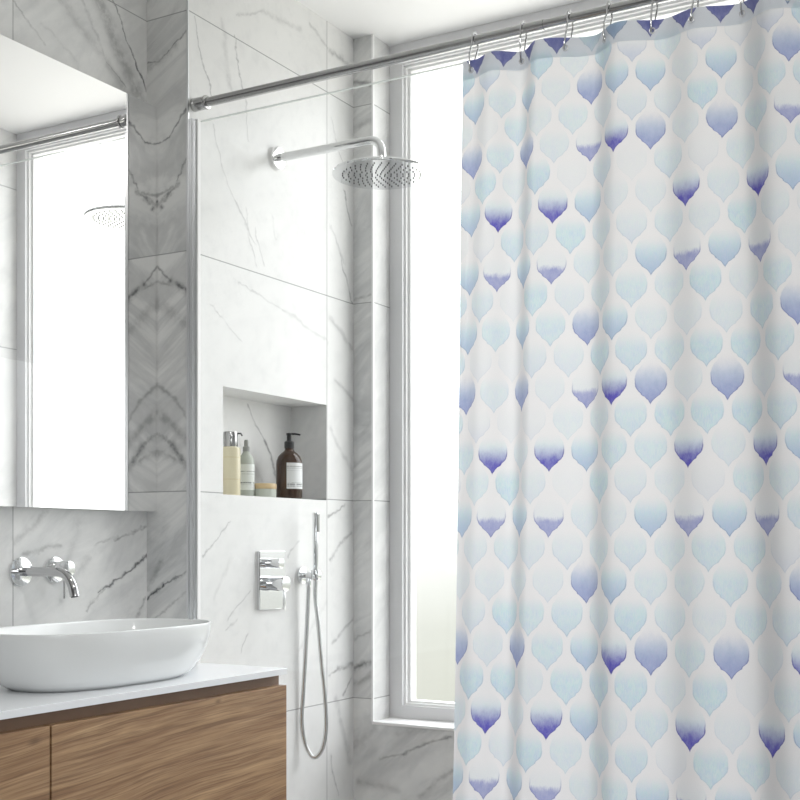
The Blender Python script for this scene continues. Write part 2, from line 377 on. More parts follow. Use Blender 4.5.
# windows
def window(name, x0, x1, y0, y1, z0, z1, fs, ft, fb, label):
    b = Mesh()
    b.box(x0, x0+fs, y0, y1, z0, z1); b.box(x1-fs, x1, y0, y1, z0, z1)
    b.box(x0+fs, x1-fs, y0, y1, z0, z0+fb); b.box(x0+fs, x1-fs, y0, y1, z1-ft, z1)
    f = struct(b.build(name, frame_white, smooth=False), label, 'window')
    a0, a1, c0, c1 = x0+fs, x1-fs, z0+fb, z1-ft
    yb0 = y0+.012
    b = Mesh(); k = .006
    b.box(a0, a0+k, yb0, y1, c0, c1); b.box(a1-k, a1, yb0, y1, c0, c1)
    b.box(a0+k, a1-k, yb0, y1, c0, c0+k); b.box(a0+k, a1-k, yb0, y1, c1-k, c1)
    k2 = .014; y2 = yb0+.012
    b.box(a0+k, a0+k2, y2, y1, c0+k, c1-k); b.box(a1-k2, a1-k, y2, y1, c0+k, c1-k)
    b.box(a0+k2, a1-k2, y2, y1, c0+k, c0+k+.006); b.box(a0+k2, a1-k2, y2, y1, c1-k-.006, c1-k)
    b.build('glazing_bead', bead_white, f, smooth=False)
    b = Mesh(); b.box(a0+k2, a1-k2, y1-.014, y1-.008, c0+k+.006, c1-k-.006)
    b.build('pane', pane_glass, f, smooth=False)
window('window_1', WL+.0005, WR-.0005, YW, YW+.055, .7117, CEIL-.0005, .041, .060, .036, 'tall bright window in a white frame, beyond the shower')

f2 = struct(bpy.data.objects.new('fill_window', None), 'unseen window added in the right wall as fill light', 'window'); COL.objects.link(f2); f2.location = (RX+.06, .05, .9)  # unseen window added to brighten the vanity wall and basin
b = Mesh(); b.box(RX+.03, RX+.08, -.8, -.75, .9, 2.2); b.box(RX+.03, RX+.08, .85, .9, .9, 2.2); b.box(RX+.03, RX+.08, -.75, .85, .9, .95); b.box(RX+.03, RX+.08, -.75, .85, 2.15, 2.2)
b.build('window_frame', frame_white, f2, smooth=False)
b = Mesh(); b.box(RX+.05, RX+.056, -.75, .85, .95, 2.15); b.build('pane', pane_glass, f2, smooth=False)

# ---------------------------------------------------------------- vanity
CX, CZ1, CZ0 = -1.5218, .933, .9195
YN = .55
v = thing('vanity_cabinet', 'wall hung wood veneer vanity cabinet with two drawer fronts under the white countertop', 'cabinet', (-1.72, 1.35, .42))
CF = -1.5245
b = Mesh(); b.box(VX, CF-.0225, YN+.004, YS-.002, .42, CZ0-.0005)
b.build('body', oak, v, smooth=False)
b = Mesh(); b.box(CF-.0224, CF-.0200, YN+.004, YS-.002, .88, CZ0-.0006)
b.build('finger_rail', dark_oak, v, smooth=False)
SEAM = 1.4806
b = Mesh(); b.box(CF-.0198, CF, YN, SEAM-.0022, .43, .8958, bev=.0008); b.build('drawer_front', oak, v, smooth=False)
b = Mesh(); b.box(CF-.0198, CF, SEAM+.0022, YS-.001, .43, .8958, bev=.0008); b.build('drawer_front', oak, v, smooth=False)
b = Mesh(); b.box(VX+.0005, CX, YN-.002, YS-.0015, CZ0, CZ1, bev=.0008)
tag(b.build('countertop', stone_top, smooth=False), 'slim white countertop lying on the wood vanity cabinet', 'countertop')

# basin
def super_ring(bm, cx, cy, a, bb, z, e, seg=96, skew=0.0):
    vs = []
    for i in range(seg):
        t = 2*math.pi*i/seg; ct, st = math.cos(t), math.sin(t)
        x = a*math.copysign(abs(ct)**(2/e), ct); y = bb*math.copysign(abs(st)**(2/e), st)
        vs.append(bm.verts.new((cx+x, cy+y, z)))
    return vs
BCX, BCY = -1.690, 1.772
b = Mesh(); bm = b.bm
z0 = CZ1+.0004; H = .1065
rings = []
for k in range(11):      # outer wall: bulges as it rises
    t = k/10; w = math.sin(t*math.pi/2)**.62
    rings.append((.101+.044*w, .200+.057*w, z0+H*t*1.0, 2.5+.25*t))
rings[0] = (.101, .200, z0, 2.5)
rings.insert(0, (.097, .196, z0, 2.5))
rings += [(.1445, .2565, z0+H+.0015, 2.75), (.1430, .255, z0+H+.0022, 2.75), (.1405, .2525, z0+H+.0015, 2.75), (.139, .251, z0+H-.002, 2.75)]
for k in range(1, 11):
    t = k/10; w = math.cos(t*math.pi/2)**.7
    rings.append((.03+.107*w, .055+.194*w, z0+H-.004-.088*math.sin(t*math.pi/2), 2.7-.6*t))
prev = None
for (a, bb, z, e) in rings:
    vs = super_ring(bm, BCX, BCY, a, bb, z, e)
    if prev:
        for i in range(96): bm.faces.new((prev[i], prev[(i+1) % 96], vs[(i+1) % 96], vs[i]))
    else: bm.faces.new(vs)
    prev = vs
bm.faces.new(prev)
ba = b.build('vessel_basin', ceramic, angle=60)
tag(ba, 'oval white ceramic vessel basin standing on the white countertop', 'basin')
b = Mesh(); b.lathe([(0, .004), (.018, .004), (.021, .0025), (.0215, 0), (0, 0)], Matrix.Translation((BCX, BCY, z0+H-.092+.0005)))
b.build('drain', chrome, ba)

# wall spout
def bez(p0, p1, p2, p3, n):
    out = []
    for i in range(n+1):
        t = i/n; out.append(tuple(p0[k]*(1-t)**3+3*p1[k]*t*(1-t)**2+3*p2[k]*t*t*(1-t)+p3[k]*t**3 for k in range(3)))
    return out
sy, sz = 1.7825, 1.1450
sp = thing('basin_spout', 'chrome wall mounted basin spout, curved down over the basin', 'tap', (VX, sy, sz))
b = Mesh(); b.cyl((VX, sy, sz), (VX+.0055, sy, sz), .030, bev=.0012, seg=48); b.build('wall_flange', chrome, sp)
b = Mesh()
path = [(VX+.004, sy, sz), (VX+.05, sy, sz+.0005), (VX+.095, sy, sz+.001)] + bez((VX+.1, sy, sz+.001), (VX+.135, sy, sz+.001), (VX+.147, sy, sz-.018), (VX+.153, sy, sz-.048), 14)
b.tube(path, .0096, 24); b.build('spout_tube', chrome3, sp)
b = Mesh(); b.cyl((VX+.1527, sy, sz-.0465), (VX+.1533, sy, sz-.0492), .0072, seg=24); b.build('aerator', dark_rubber, sp)
# lever mixer
vy, vz = 1.8763, 1.1468
mx = thing('basin_mixer', 'chrome wall mounted lever mixer just right of the basin spout', 'tap', (VX, vy, vz))
b = Mesh(); b.cyl((VX, vy, vz), (VX+.0055, vy, vz), .028, bev=.0012, seg=48); b.build('wall_flange', chrome, mx)
b = Mesh(); b.cyl((VX+.005, vy, vz+.003), (VX+.046, vy, vz+.003), .0165, bev=.001, seg=40); b.build('handle', chrome, mx)
b = Mesh(); b.tube([(VX+.030, vy, vz-.012), (VX+.030, vy, vz-.060)], .0022, 12); b.build('lever', chrome3, mx)

# mirror cabinet
MX = -1.8915; MZ0, MZ1 = 1.2775, 2.217
mc = thing('mirror_cabinet', 'wide frameless mirror mounted on the marble wall above the basin', 'mirror', (VX, 1.4, MZ0))
b = Mesh(); b.box(VX, MX-.0045, .75, YS-.003, MZ0+.002, MZ1-.002); b.build('backing', alu, mc, smooth=False)
b = Mesh(); b.box(MX-.0044, MX, .748, YS-.001, MZ0, MZ1); b.build('mirror_glass', mirror, mc, smooth=False)

# ---------------------------------------------------------------- shower rod, glass
RY, RZ = 2.1885, 2.2118
rod = thing('curtain_rod', 'long chrome shower curtain rod running from the marble wall across the shower', 'rod', (SX, RY, RZ))
b = Mesh(); b.tube([(SX+.02, RY, RZ), (-.93, RY, RZ)], .0103, 28); b.build('outer_tube', chrome2, rod)
b = Mesh(); b.tube([(-.9305, RY, RZ), (RX-.02, RY, RZ)], .0093, 28); b.build('inner_tube', chrome2, rod)
for sx_ in (SX, RX):
    d = 1 if sx_ < 0 else -1
    b = Mesh(); b.cyl((sx_, RY, RZ), (sx_+d*.034, RY, RZ), .0152, .0143, seg=36, bev=.0015); b.build('end_cap', chrome2, rod)
    b = Mesh(); b.cyl((sx_+d*.034, RY, RZ), (sx_+d*.040, RY, RZ), .0160, seg=36, bev=.0015); b.build('collar', chrome2, rod)

GZ1 = 2.1735; GX1 = -1.088
gs = thing('shower_screen', 'clear glass shower screen held by a chrome profile on the marble wall', 'shower screen', (SX, 2.195, .04))
b = Mesh(); b.box(SX+.002, GX1, 2.193, 2.199, .0405, GZ1); b.build('glass_panel', shower_glass, gs, smooth=False)
b = Mesh(); b.box(SX+.002, GX1, 2.1928, 2.1992, GZ1-.0002, GZ1+.0016); b.build('glass_top_edge', edge_glass, gs, smooth=False)
b = Mesh()
b.box(SX+.0003, SX+.010, 2.1715, 2.1775, .0405, GZ1+.002)
b.box(SX+.0003, SX+.016, 2.1775, 2.1925, .0405, GZ1+.002, bev=.002)
b.box(SX+.0003, SX+.0035, 2.1925, 2.206, .0405, GZ1+.002)
b.build('wall_profile', alu, gs, smooth=False)
b = Mesh(); b.box(SX+.016, SX+.019, 2.1795, 2.1905, .0405, GZ1+.002, bev=.001)
b.build('cover_strip', bead_white, gs, smooth=False)
b = Mesh(); b.box(SX+.0035, SX+.006, 2.1995, 2.2045, .0405, GZ1+.002)
b.build('seal', dark_rubber, gs, smooth=False)

# ---------------------------------------------------------------- rain shower
hy, hz = 2.512, 2.1788
HX, HZ = -1.4890, 2.094
sh = thing('rain_shower', 'round chrome rain shower head on a long chrome arm from the marble wall', 'shower', (SX, hy, hz))
b = Mesh(); b.cyl((SX, hy, hz), (SX+.010, hy, hz), .0285, bev=.0015, seg=48); b.build('wall_flange', simple('polished_flange', (.9, .9, .9, 1), .12, 1.0), sh)
b = Mesh()
b.tube([(SX+.008, hy, hz), (SX+.15, hy, hz), (HX-.048, hy, hz)] + bez((HX-.045, hy, hz), (HX-.012, hy, hz), (HX, hy, hz-.012), (HX, hy, hz-.045), 14) + [(HX, hy, HZ+.026)], .0105, 26)
b.build('arm', chrome, sh)
b = Mesh(); b.cyl((HX, hy, HZ+.006), (HX, hy, HZ+.030), .0150, .0125, seg=32, bev=.001); b.build('swivel_joint', chrome, sh)
b = Mesh(); b.lathe([(0, .009), (.03, .009), (.106, .006), (.1165, .0035), (.1192, 0), (.1192, -.0035), (.1180, -.0048), (0, -.0048)], Matrix.Translation((HX, hy, HZ)), 80)
head = b.build('shower_head', chrome, sh, angle=30)
b = Mesh()
for ring, (rr, cnt) in enumerate(((.010, 5), (.024, 10), (.038, 15), (.052, 20), (.066, 25), (.080, 30), (.094, 35))):
    for k in range(cnt):
        a = 2*math.pi*(k+.37*ring)/cnt
        x, y = HX+rr*math.cos(a), hy+rr*math.sin(a)
        b.lathe([(.0017, 0), (.0012, -.0020), (0, -.0020)], Matrix.Translation((x, y, HZ-.0048)), 7)
no = b.build('spray_nozzles', dark_rubber, head); no['kind'] = 'stuff'

# ---------------------------------------------------------------- shower valve
py0, py1, pz0, pz1 = 2.430, 2.540, 1.0385, 1.185
va = thing('shower_valve', 'rectangular chrome shower valve plate with two round handles below the niche', 'shower valve', (SX, 2.495, 1.11))
b = Mesh(); b.box(SX, SX+.010, py0, py1, pz0, pz1, bev=.0015); b.build('cover_plate', chrome, va, smooth=False)
b = Mesh(); b.cyl((SX+.0095, 2.463, 1.1545), (SX+.052, 2.463, 1.1545), .0125, seg=36, bev=.001); b.build('diverter_knob', chrome, va)
b = Mesh(); b.cyl((SX+.0095, 2.473, 1.1035), (SX+.060, 2.473, 1.1035), .0185, seg=44, bev=.0012); b.build('temperature_handle', chrome, va)
b = Mesh(); b.box(SX+.050, SX+.056, 2.4705, 2.4755, 1.040, 1.087, bev=.001); b.build('lever', chrome, va)

# ---------------------------------------------------------------- hand shower
by, bz = 2.6237, 1.1210
hs = thing('hand_shower', 'slim chrome hand shower wand in a wall holder with a long looped hose', 'hand shower', (SX, by, bz))
b = Mesh(); b.cyl((SX, by, bz), (SX+.008, by, bz), .0215, bev=.0012, seg=40); b.build('wall_flange', chrome, hs)
WX = -1.7545
b = Mesh(); b.cyl((SX+.007, by, bz), (WX+.013, by, bz), .0088, seg=28, bev=.001)
b.cyl((WX, by, bz-.012), (WX, by, bz+.014), .0118, .0128, seg=28, bev=.001)
b.cyl((-1.7765, by, bz-.004), (-1.7765, by, bz-.030), .0068, seg=24, bev=.0008)
b.build('holder', chrome, hs)
b = Mesh(); b.cyl((WX, by, bz-.014), (WX, by, 1.284), .0062, .0088, seg=28, bev=.001); wand = b.build('wand', chrome, hs)
b = Mesh(); b.box(WX+.0060, WX+.0100, by-.005, by+.005, 1.234, 1.280, bev=.001); b.build('spray_face', grey_plastic, wand)
# hose: outlet down, loop, back up to the wand
def catmull(P, n=10):
    out = []
    Q = [P[0]]+P+[P[-1]]
    for i in range(1, len(Q)-2):
        p0, p1, p2, p3 = (Vector(q) for q in Q[i-1:i+3])
        for k in range(n):
            t = k/n
            out.append(.5*((2*p1)+(-p0+p2)*t+(2*p0-5*p1+4*p2-p3)*t*t+(-p0+3*p1-3*p2+p3)*t**3))
    out.append(Vector(P[-1])); return out
hp = [(-1.7765, by, 1.092), (-1.7785, by-.001, 1.03), (-1.783, by-.003, .93), (-1.7885, by-.006, .82), (-1.791, by-.01, .74), (-1.785, by-.004, .685), (-1.771, by+.004, .652),
      (-1.757, by+.010, .650), (-1.742, by+.016, .676), (-1.734, by+.018, .73), (-1.735, by+.014, .81), (-1.742, by+.009, .90), (-1.749, by+.004, 1.0), (-1.7545, by, 1.06), (-1.7545, by, 1.108)]
b = Mesh(); b.tube(catmull(hp, 10), .0056, 16); b.build('hose', simple('hose_metal', (.7, .71, .71, 1), .22, 1.0, 900, .2), hs)

# ---------------------------------------------------------------- bottles in the niche
def tinted(name, c, rough=.12, trans=.5, ior=1.4):
    m, nt, out = new_mat(name); n = N(nt)
    tc = n.node('ShaderNodeTexCoord'); nz = n.noise(tc.outputs['Object'], 20, 2)
    n.bsdf(out, n.mix(n.math('MULTIPLY', nz, .08), c, (c[0]*.7, c[1]*.7, c[2]*.7, 1)), rough, 0, ior, **{'Transmission Weight': trans})
    return m
def printed(name, base, ink, lines, z_lo, z_hi, scale=1.0):
    """paper label with a few printed lines; lines: (z centre 0..1, half height, strength, gap scale)"""
    m, nt, out = new_mat(name); n = N(nt)
    geo = n.node('ShaderNodeNewGeometry'); X, Y, Z = n.sep(geo.outputs['Position'])
    t = n.math('DIVIDE', n.math('SUBTRACT', Z, z_lo), z_hi-z_lo)
    c = base
    for zc, hh, st, gs_ in lines:
        d = n.math('ABSOLUTE', n.math('SUBTRACT', t, zc))
        g = n.smooth(n.noise(n.combine(n.math('MULTIPLY', X, gs_), n.math('MULTIPLY', Y, gs_), zc*40), 1.0, 1), .38, .5, 0, 1)
        c = n.mix(n.math('MULTIPLY', n.math('MULTIPLY', n.smooth(d, hh*.7, hh, 1, 0), st), g), c, ink)
    n.bsdf(out, c, .5); return m
nz0 = NZ0+.0003
def bprof(b, prof, x, y, seg=44, sx=1.0, sy=1.0): b.lathe(prof, Matrix.Translation((x, y, nz0)), seg, sx, sy)

# tall pale yellow bottle with metallic cap
x, y = -1.852, 2.3925
t1 = thing('toiletry_bottle', 'tall pale yellow bottle with a silver cap, leftmost in the marble niche', 'bottle', (x, y, nz0), 'toiletries in the niche')
b = Mesh(); bprof(b, [(0, 0), (.022, 0), (.0245, .002), (.025, .005), (.025, .114), (.0235, .119), (.019, .1215), (.0, .1215)], x, y); b.build('body', tinted('pale_yellow_liquid', col(246, 238, 208), .15, .25), t1)
b = Mesh(); bprof(b, [(.0252, .040), (.0254, .0402), (.0254, .0412), (.0252, .0414)], x, y); b.build('printed_band', simple('pale_print', col(200, 186, 140), .4), t1)
b = Mesh(); bprof(b, [(.0252, .094), (.0254, .0942), (.0254, .0952), (.0252, .0954)], x, y); b.build('printed_band', simple('pale_print', col(200, 186, 140), .4), t1)
b = Mesh(); bprof(b, [(0, .121), (.0175, .121), (.0182, .123), (.0182, .156), (.017, .158), (0, .158)], x, y); b.build('cap', chrome2, t1)
b = Mesh(); b.tube([(x+.008, y+.012, nz0+.155), (x+.018, y+.018, nz0+.155), (x+.021, y+.020, nz0+.149)], .0022, 10); b.build('spout', dark_rubber, t1)

# slim translucent bottle
x, y = -1.868, 2.478
t2 = thing('toiletry_bottle', 'slim milky green bottle with a white label, between the yellow bottle and the jar', 'bottle', (x, y, nz0), 'toiletries in the niche')
b = Mesh(); bprof(b, [(0, 0), (.018, 0), (.0205, .002), (.0208, .006), (.0208, .088), (.018, .100), (.011, .110), (.008, .114), (.008, .117), (0, .117)], x, y); b.build('body', tinted('milky_green', col(214, 220, 210), .2, .35), t2)
b = Mesh(); bprof(b, [(.0210, .018), (.0212, .0182), (.0212, .083), (.0210, .0832)], x, y)
b.build('paper_label', printed('slim_label', col(226, 230, 226), col(120, 128, 122), [(.72, .02, .8, 500), (.62, .014, .6, 700), (.28, .03, .9, 400), (.2, .012, .5, 800)], nz0+.018, nz0+.083), t2)
b = Mesh(); bprof(b, [(0, .1165), (.0085, .1165), (.0085, .128), (.0055, .130), (.0055, .142), (.004, .146), (0, .146)], x, y); b.build('cap', grey_plastic, t2)

# low jar
x, y = -1.845, 2.524
t3 = thing('cosmetic_jar', 'low round jar with a beige lid, between the slim green bottle and the brown bottle', 'jar', (x, y, nz0), 'toiletries in the niche')
b = Mesh(); bprof(b, [(0, 0), (.028, 0), (.0300, .002), (.0305, .005), (.0305, .021), (.029, .0225), (0, .0225)], x, y); b.build('body', tinted('frosted_green_glass', col(226, 232, 222), .3, .3), t3)
b = Mesh(); bprof(b, [(0, .0222), (.0305, .0222), (.0315, .0235), (.0315, .034), (.030, .036), (0, .036)], x, y); b.build('lid', simple('beige_lid', col(214, 190, 148), .35), t3)

# brown pump bottle
x, y = -1.842, 2.630
t4 = thing('pump_bottle', 'brown glass pump bottle with a white label and black pump, right in the niche', 'bottle', (x, y, nz0), 'toiletries in the niche')
b = Mesh(); bprof(b, [(0, 0), (.030, 0), (.0335, .002), (.0345, .006), (.0345, .090), (.0335, .100), (.029, .112), (.021, .121), (.0135, .126), (.0115, .130), (.0115, .134), (0, .134)], x, y, 56)
b.build('body', tinted('brown_glass', col(74, 52, 38), .08, .25, 1.45), t4)
b = Mesh(); bm = b.bm; A0, A1, K = R(-66), R(34), 18
vs = []
for i in range(K+1):
    a = A0+(A1-A0)*i/K
    vs.append([bm.verts.new((x+.0349*math.cos(a), y+.0349*math.sin(a), nz0+z)) for z in (.026, .094)])
for i in range(K): bm.faces.new((vs[i][0], vs[i+1][0], vs[i+1][1], vs[i][1]))
bmesh.ops.solidify(bm, geom=bm.faces[:], thickness=.0003)
b.build('paper_label', printed('pump_label', col(232, 234, 234), col(110, 112, 114), [(.86, .02, .7, 420), (.79, .014, .6, 700), (.70, .010, .4, 800), (.23, .012, .6, 600), (.17, .03, .8, 260), (.1, .018, .9, 500)], nz0+.026, nz0+.094), t4)
b = Mesh(); bprof(b, [(0, .1335), (.0125, .1335), (.0128, .135), (.0128, .150), (.011, .152), (.0075, .153), (.0062, .156), (.0062, .168), (.0072, .169), (.0075, .1735), (0, .1745)], x, y); pm = b.build('pump', black_plastic, t4)
b = Mesh(); b.tube([(x, y, nz0+.1715), (x+.010, y+.014, nz0+.1722), (x+.018, y+.025, nz0+.1705)], [.0032, .0026, .0022], 12); b.build('nozzle', black_plastic, pm)

# ---------------------------------------------------------------- curtain
CRY = 2.166
crest = [-1.0307, -.9285, -.7675, -.6262, -.4849, -.345, -.21]
dip = [-1.079, -.9769, -.8265, -.6854, -.5491, -.408, -.275, -.14]
keys = sorted([(a, -1) for a in crest]+[(a, 1) for a in dip])
AMP = .0175
amps = {-1.0307: .6, -1.079: .5, -.6262: .25, -.6854: .7}
def fold_y(X):
    if X <= keys[0][0]:
        return CRY + AMP*.45*math.cos(min(1, (keys[0][0]-X)/.04)*math.pi*.4)
    for (x0, s0), (x1, s1) in zip(keys[:-1], keys[1:]):
        if X <= x1:
            t = (X-x0)/(x1-x0); w = (1-math.cos(math.pi*t))/2
            a0 = s0*AMP*amps.get(x0, 1); a1 = s1*AMP*amps.get(x1, 1)
            return CRY + a0+(a1-a0)*w
    return CRY+AMP*keys[-1][1]
# arc length table
XS = [-1.14+.0005*i for i in range(2100)]
arc = [0.0]
for x0, x1 in zip(XS[:-1], XS[1:]): arc.append(arc[-1]+math.hypot(x1-x0, fold_y(x1)-fold_y(x0)))
def at_x(X):
    i = min(max(int((X-XS[0])/.0005), 0), len(XS)-2); f_ = (X-XS[i])/.0005
    return arc[i]+(arc[i+1]-arc[i])*f_
def at_arc(s_):
    lo, hi = 0, len(arc)-1
    while hi-lo > 1:
        m_ = (lo+hi)//2
        if arc[m_] <= s_: lo = m_
        else: hi = m_
    f_ = (s_-arc[lo])/max(arc[hi]-arc[lo], 1e-9); return XS[lo]+.0005*f_
U4, U8 = at_x(-.8305), at_x(-.5811)
PU = (U8-U4)/4
PV, ZV = .1209, 2.0355
YR = [-8, 48, 105, 162, 223, 284, 346, 409, 472, 538, 604, 672, 742, 810, 879, 948, 1018, 1090, 1162, 1236]
ZR = [1.2+(545-y_-1)/1214*2.305 for y_ in YR]     # heights of the printed rows, -1 and on
def row_z(vv):
    """vv = 0 at row 1, rising upwards"""
    q = 2-vv; i_ = min(max(int(math.floor(q)), 0), len(ZR)-2)
    return ZR[i_]+(ZR[i_+1]-ZR[i_])*(q-i_)
def z_row(z):
    for i_ in range(len(ZR)-1):
        if z >= ZR[i_+1] or i_ == len(ZR)-2: return 2-(i_+(ZR[i_]-z)/(ZR[i_]-ZR[i_+1]))

print('curtain column width', PU)
rowsA = ["pTTTTpbTTTTb", "pbpbpFbbpbpF", "FFpFpTVFpFpT", "pbVpVbppVpVb", "bbTbTppbTbTp", "pbpbpFbppppF", "FFpFpTVFpFpT", "ppVpVbppVpVb",
         "bbTbTppbTbTp", "pppppFbppppF", "FFpFpbVFpFpV", "ppVpVbppVpVb", "bbTbTppbTbTp", "pppppFbppppF"]
KIND = {'V': (1.0, .14, .50), 'F': (.64, .12, .74), 'T': (.66, .25, .36), 'b': (.42, .10, .52), 'p': (.05, .05, .4), 'w': (0, 0, .3)}
rnd = random.Random(11); cache = {}
def cell(lat, c_, r_):
    k = (lat, c_, r_)
    if k not in cache:
        if lat == 'A':
            rr = min(max(r_, 0), 13); cc = c_+1
            ch = rowsA[rr][cc] if 0 <= cc < 12 else rnd.choice('ppbTFVp')
            v_ = KIND[ch]; aq = {'p': rnd.uniform(.25, .7), 'b': .75, 'V': .55, 'F': .6, 'T': .22, 'w': .1}[ch]
            viol = 1.0 if ch in 'V' else (.72 if ch in 'FT' else .25)
        else:
            v_ = (rnd.choice((.0, .03, .08, .14)), .05, rnd.uniform(.35, .55)); aq = rnd.choice((.12, .35, .5, .65, .8)); viol = .15
            if r_ <= 0 and rnd.random() < .5: v_ = (.3, .1, .45)
        cache[k] = (v_, aq, viol)
    return cache[k]

def curtain_mat(name, base, transl, hem):
    m, nt, out = new_mat(name); n = N(nt)
    uv = n.node('ShaderNodeUVMap'); uv.uv_map = 'cloth'
    U, V, _ = n.sep(uv.outputs[0])
    # watery wobble of the painted edges
    nz = n.noise(uv.outputs[0], 9, 3, .6, out='Color')
    nx, ny, nzz = n.sep(n.vmath('SUBTRACT', nz, (.5, .5, .5)))
    blotch = n.noise(uv.outputs[0], 5, 5, .7); fine = n.noise(n.combine(n.math('MULTIPLY', U, 9), n.math('MULTIPLY', V, 3)), 4, 3, .6)
    color = base
    for lat, ou, ov in (('A', 0.0, 0.0), ('B', .5, .5)):
        u = n.math('ADD', n.math('ADD', U, ou), n.math('MULTIPLY', nx, .05)); v_ = n.math('ADD', n.math('ADD', V, ov), n.math('MULTIPLY', ny, .03))
        dx = n.math('MULTIPLY', n.math('ABSOLUTE', n.math('SUBTRACT', n.math('FRACT', u), .5)), 2.0)
        t = n.math('FRACT', v_)
        fc = n.node('ShaderNodeFloatCurve'); cv = fc.mapping.curves[0]
        pts = [(0, 0), (.04, .07), (.085, .17), (.12, .28), (.15, .42), (.17, .51), (.19, .54), (.215, .62), (.25, .73), (.30, .81), (.38, .84), (.46, .82), (.54, .71), (.61, .54), (.68, .35), (.76, .19), (.86, .08), (1, 0)]
        cv.points[0].location = pts[0]; cv.points[1].location = pts[-1]
        for p in pts[1:-1]: cv.points.new(*p)
        fc.mapping.update(); n.put(fc.inputs['Value'], t)
        w = fc.outputs[0]
        inside = n.smooth(n.math('SUBTRACT', w, dx), 0.0, .07)
        edge = n.math('MULTIPLY', n.smooth(n.math('ABSOLUTE', n.math('SUBTRACT', n.math('SUBTRACT', w, dx), .05)), 0, .055, 1, 0), n.smooth(t, .28, .48, 1, 0))
        at = n.node('ShaderNodeAttribute', attribute_name='cell'+lat, attribute_type='GEOMETRY')
        at2 = n.node('ShaderNodeAttribute', attribute_name='tone'+lat, attribute_type='GEOMETRY')
        ci, f0, f1 = n.sep(at.outputs['Vector']); aq, vi, _z = n.sep(at2.outputs['Vector'])
        tw = n.math('ADD', t, n.math('ADD', n.math('MULTIPLY', n.math('SUBTRACT', blotch, .5), .14), n.math('MULTIPLY', n.math('SUBTRACT', fine, .5), .10)))
        cov = n.math('MULTIPLY', n.smooth(tw, f0, f1, 1, 0), ci)
        cov = n.math('MULTIPLY', cov, n.smooth(blotch, .25, .7, 1.1, .82), clamp=True)
        wash = n.math('MULTIPLY', n.math('MULTIPLY', n.smooth(tw, .36, .66, 1, .0), aq), n.smooth(fine, .3, .7, .6, 1.0))
        wc = n.mix(n.smooth(blotch, .4, .62), col(176, 212, 216), col(166, 198, 218))
        c1 = n.mix(n.math('MULTIPLY', wash, .85), base, wc)
        blue = n.mix(vi, col(126, 152, 200), col(94, 88, 176))
        c1 = n.mix(cov, c1, blue)
        ew = n.math('MULTIPLY', edge, n.math('ADD', n.math('MULTIPLY', ci, .95), n.math('MULTIPLY', aq, .34)), clamp=True)
        c1 = n.mix(ew, c1, n.mix(vi, col(110, 140, 170), col(74, 70, 150)))
        # thin pale rim outside each drop
        color = n.mix(inside, color, c1)
    tx = n.noise(n.combine(n.math('MULTIPLY', U, 40), n.math('MULTIPLY', V, 260)), 1.0, 2)
    ty = n.noise(n.combine(n.math('MULTIPLY', U, 190), n.math('MULTIPLY', V, 50)), 1.0, 2)
    weave = n.math('ADD', tx, ty)
    color = n.mix(n.smooth(weave, .8, 1.3, 0, .10), color, col(150, 152, 158))
    pb = n.bsdf(None, color, .75, bump=weave, bump_str=.12, bump_dist=.0006)
    pb.inputs['Specular IOR Level'].default_value = .2
    tr = n.node('ShaderNodeBsdfTranslucent'); n.put(tr.inputs[0], color)
    ms = n.node('ShaderNodeMixShader'); ms.inputs[0].default_value = transl
    nt.links.new(pb.outputs[0], ms.inputs[1]); nt.links.new(tr.outputs[0], ms.inputs[2]); nt.links.new(ms.outputs[0], out.inputs['Surface'])
    return m
cloth_mat = curtain_mat('printed_curtain_cloth', col(225, 223, 224), .56, False)
hem_mat = curtain_mat('printed_curtain_hem', col(232, 236, 242), .5, True)

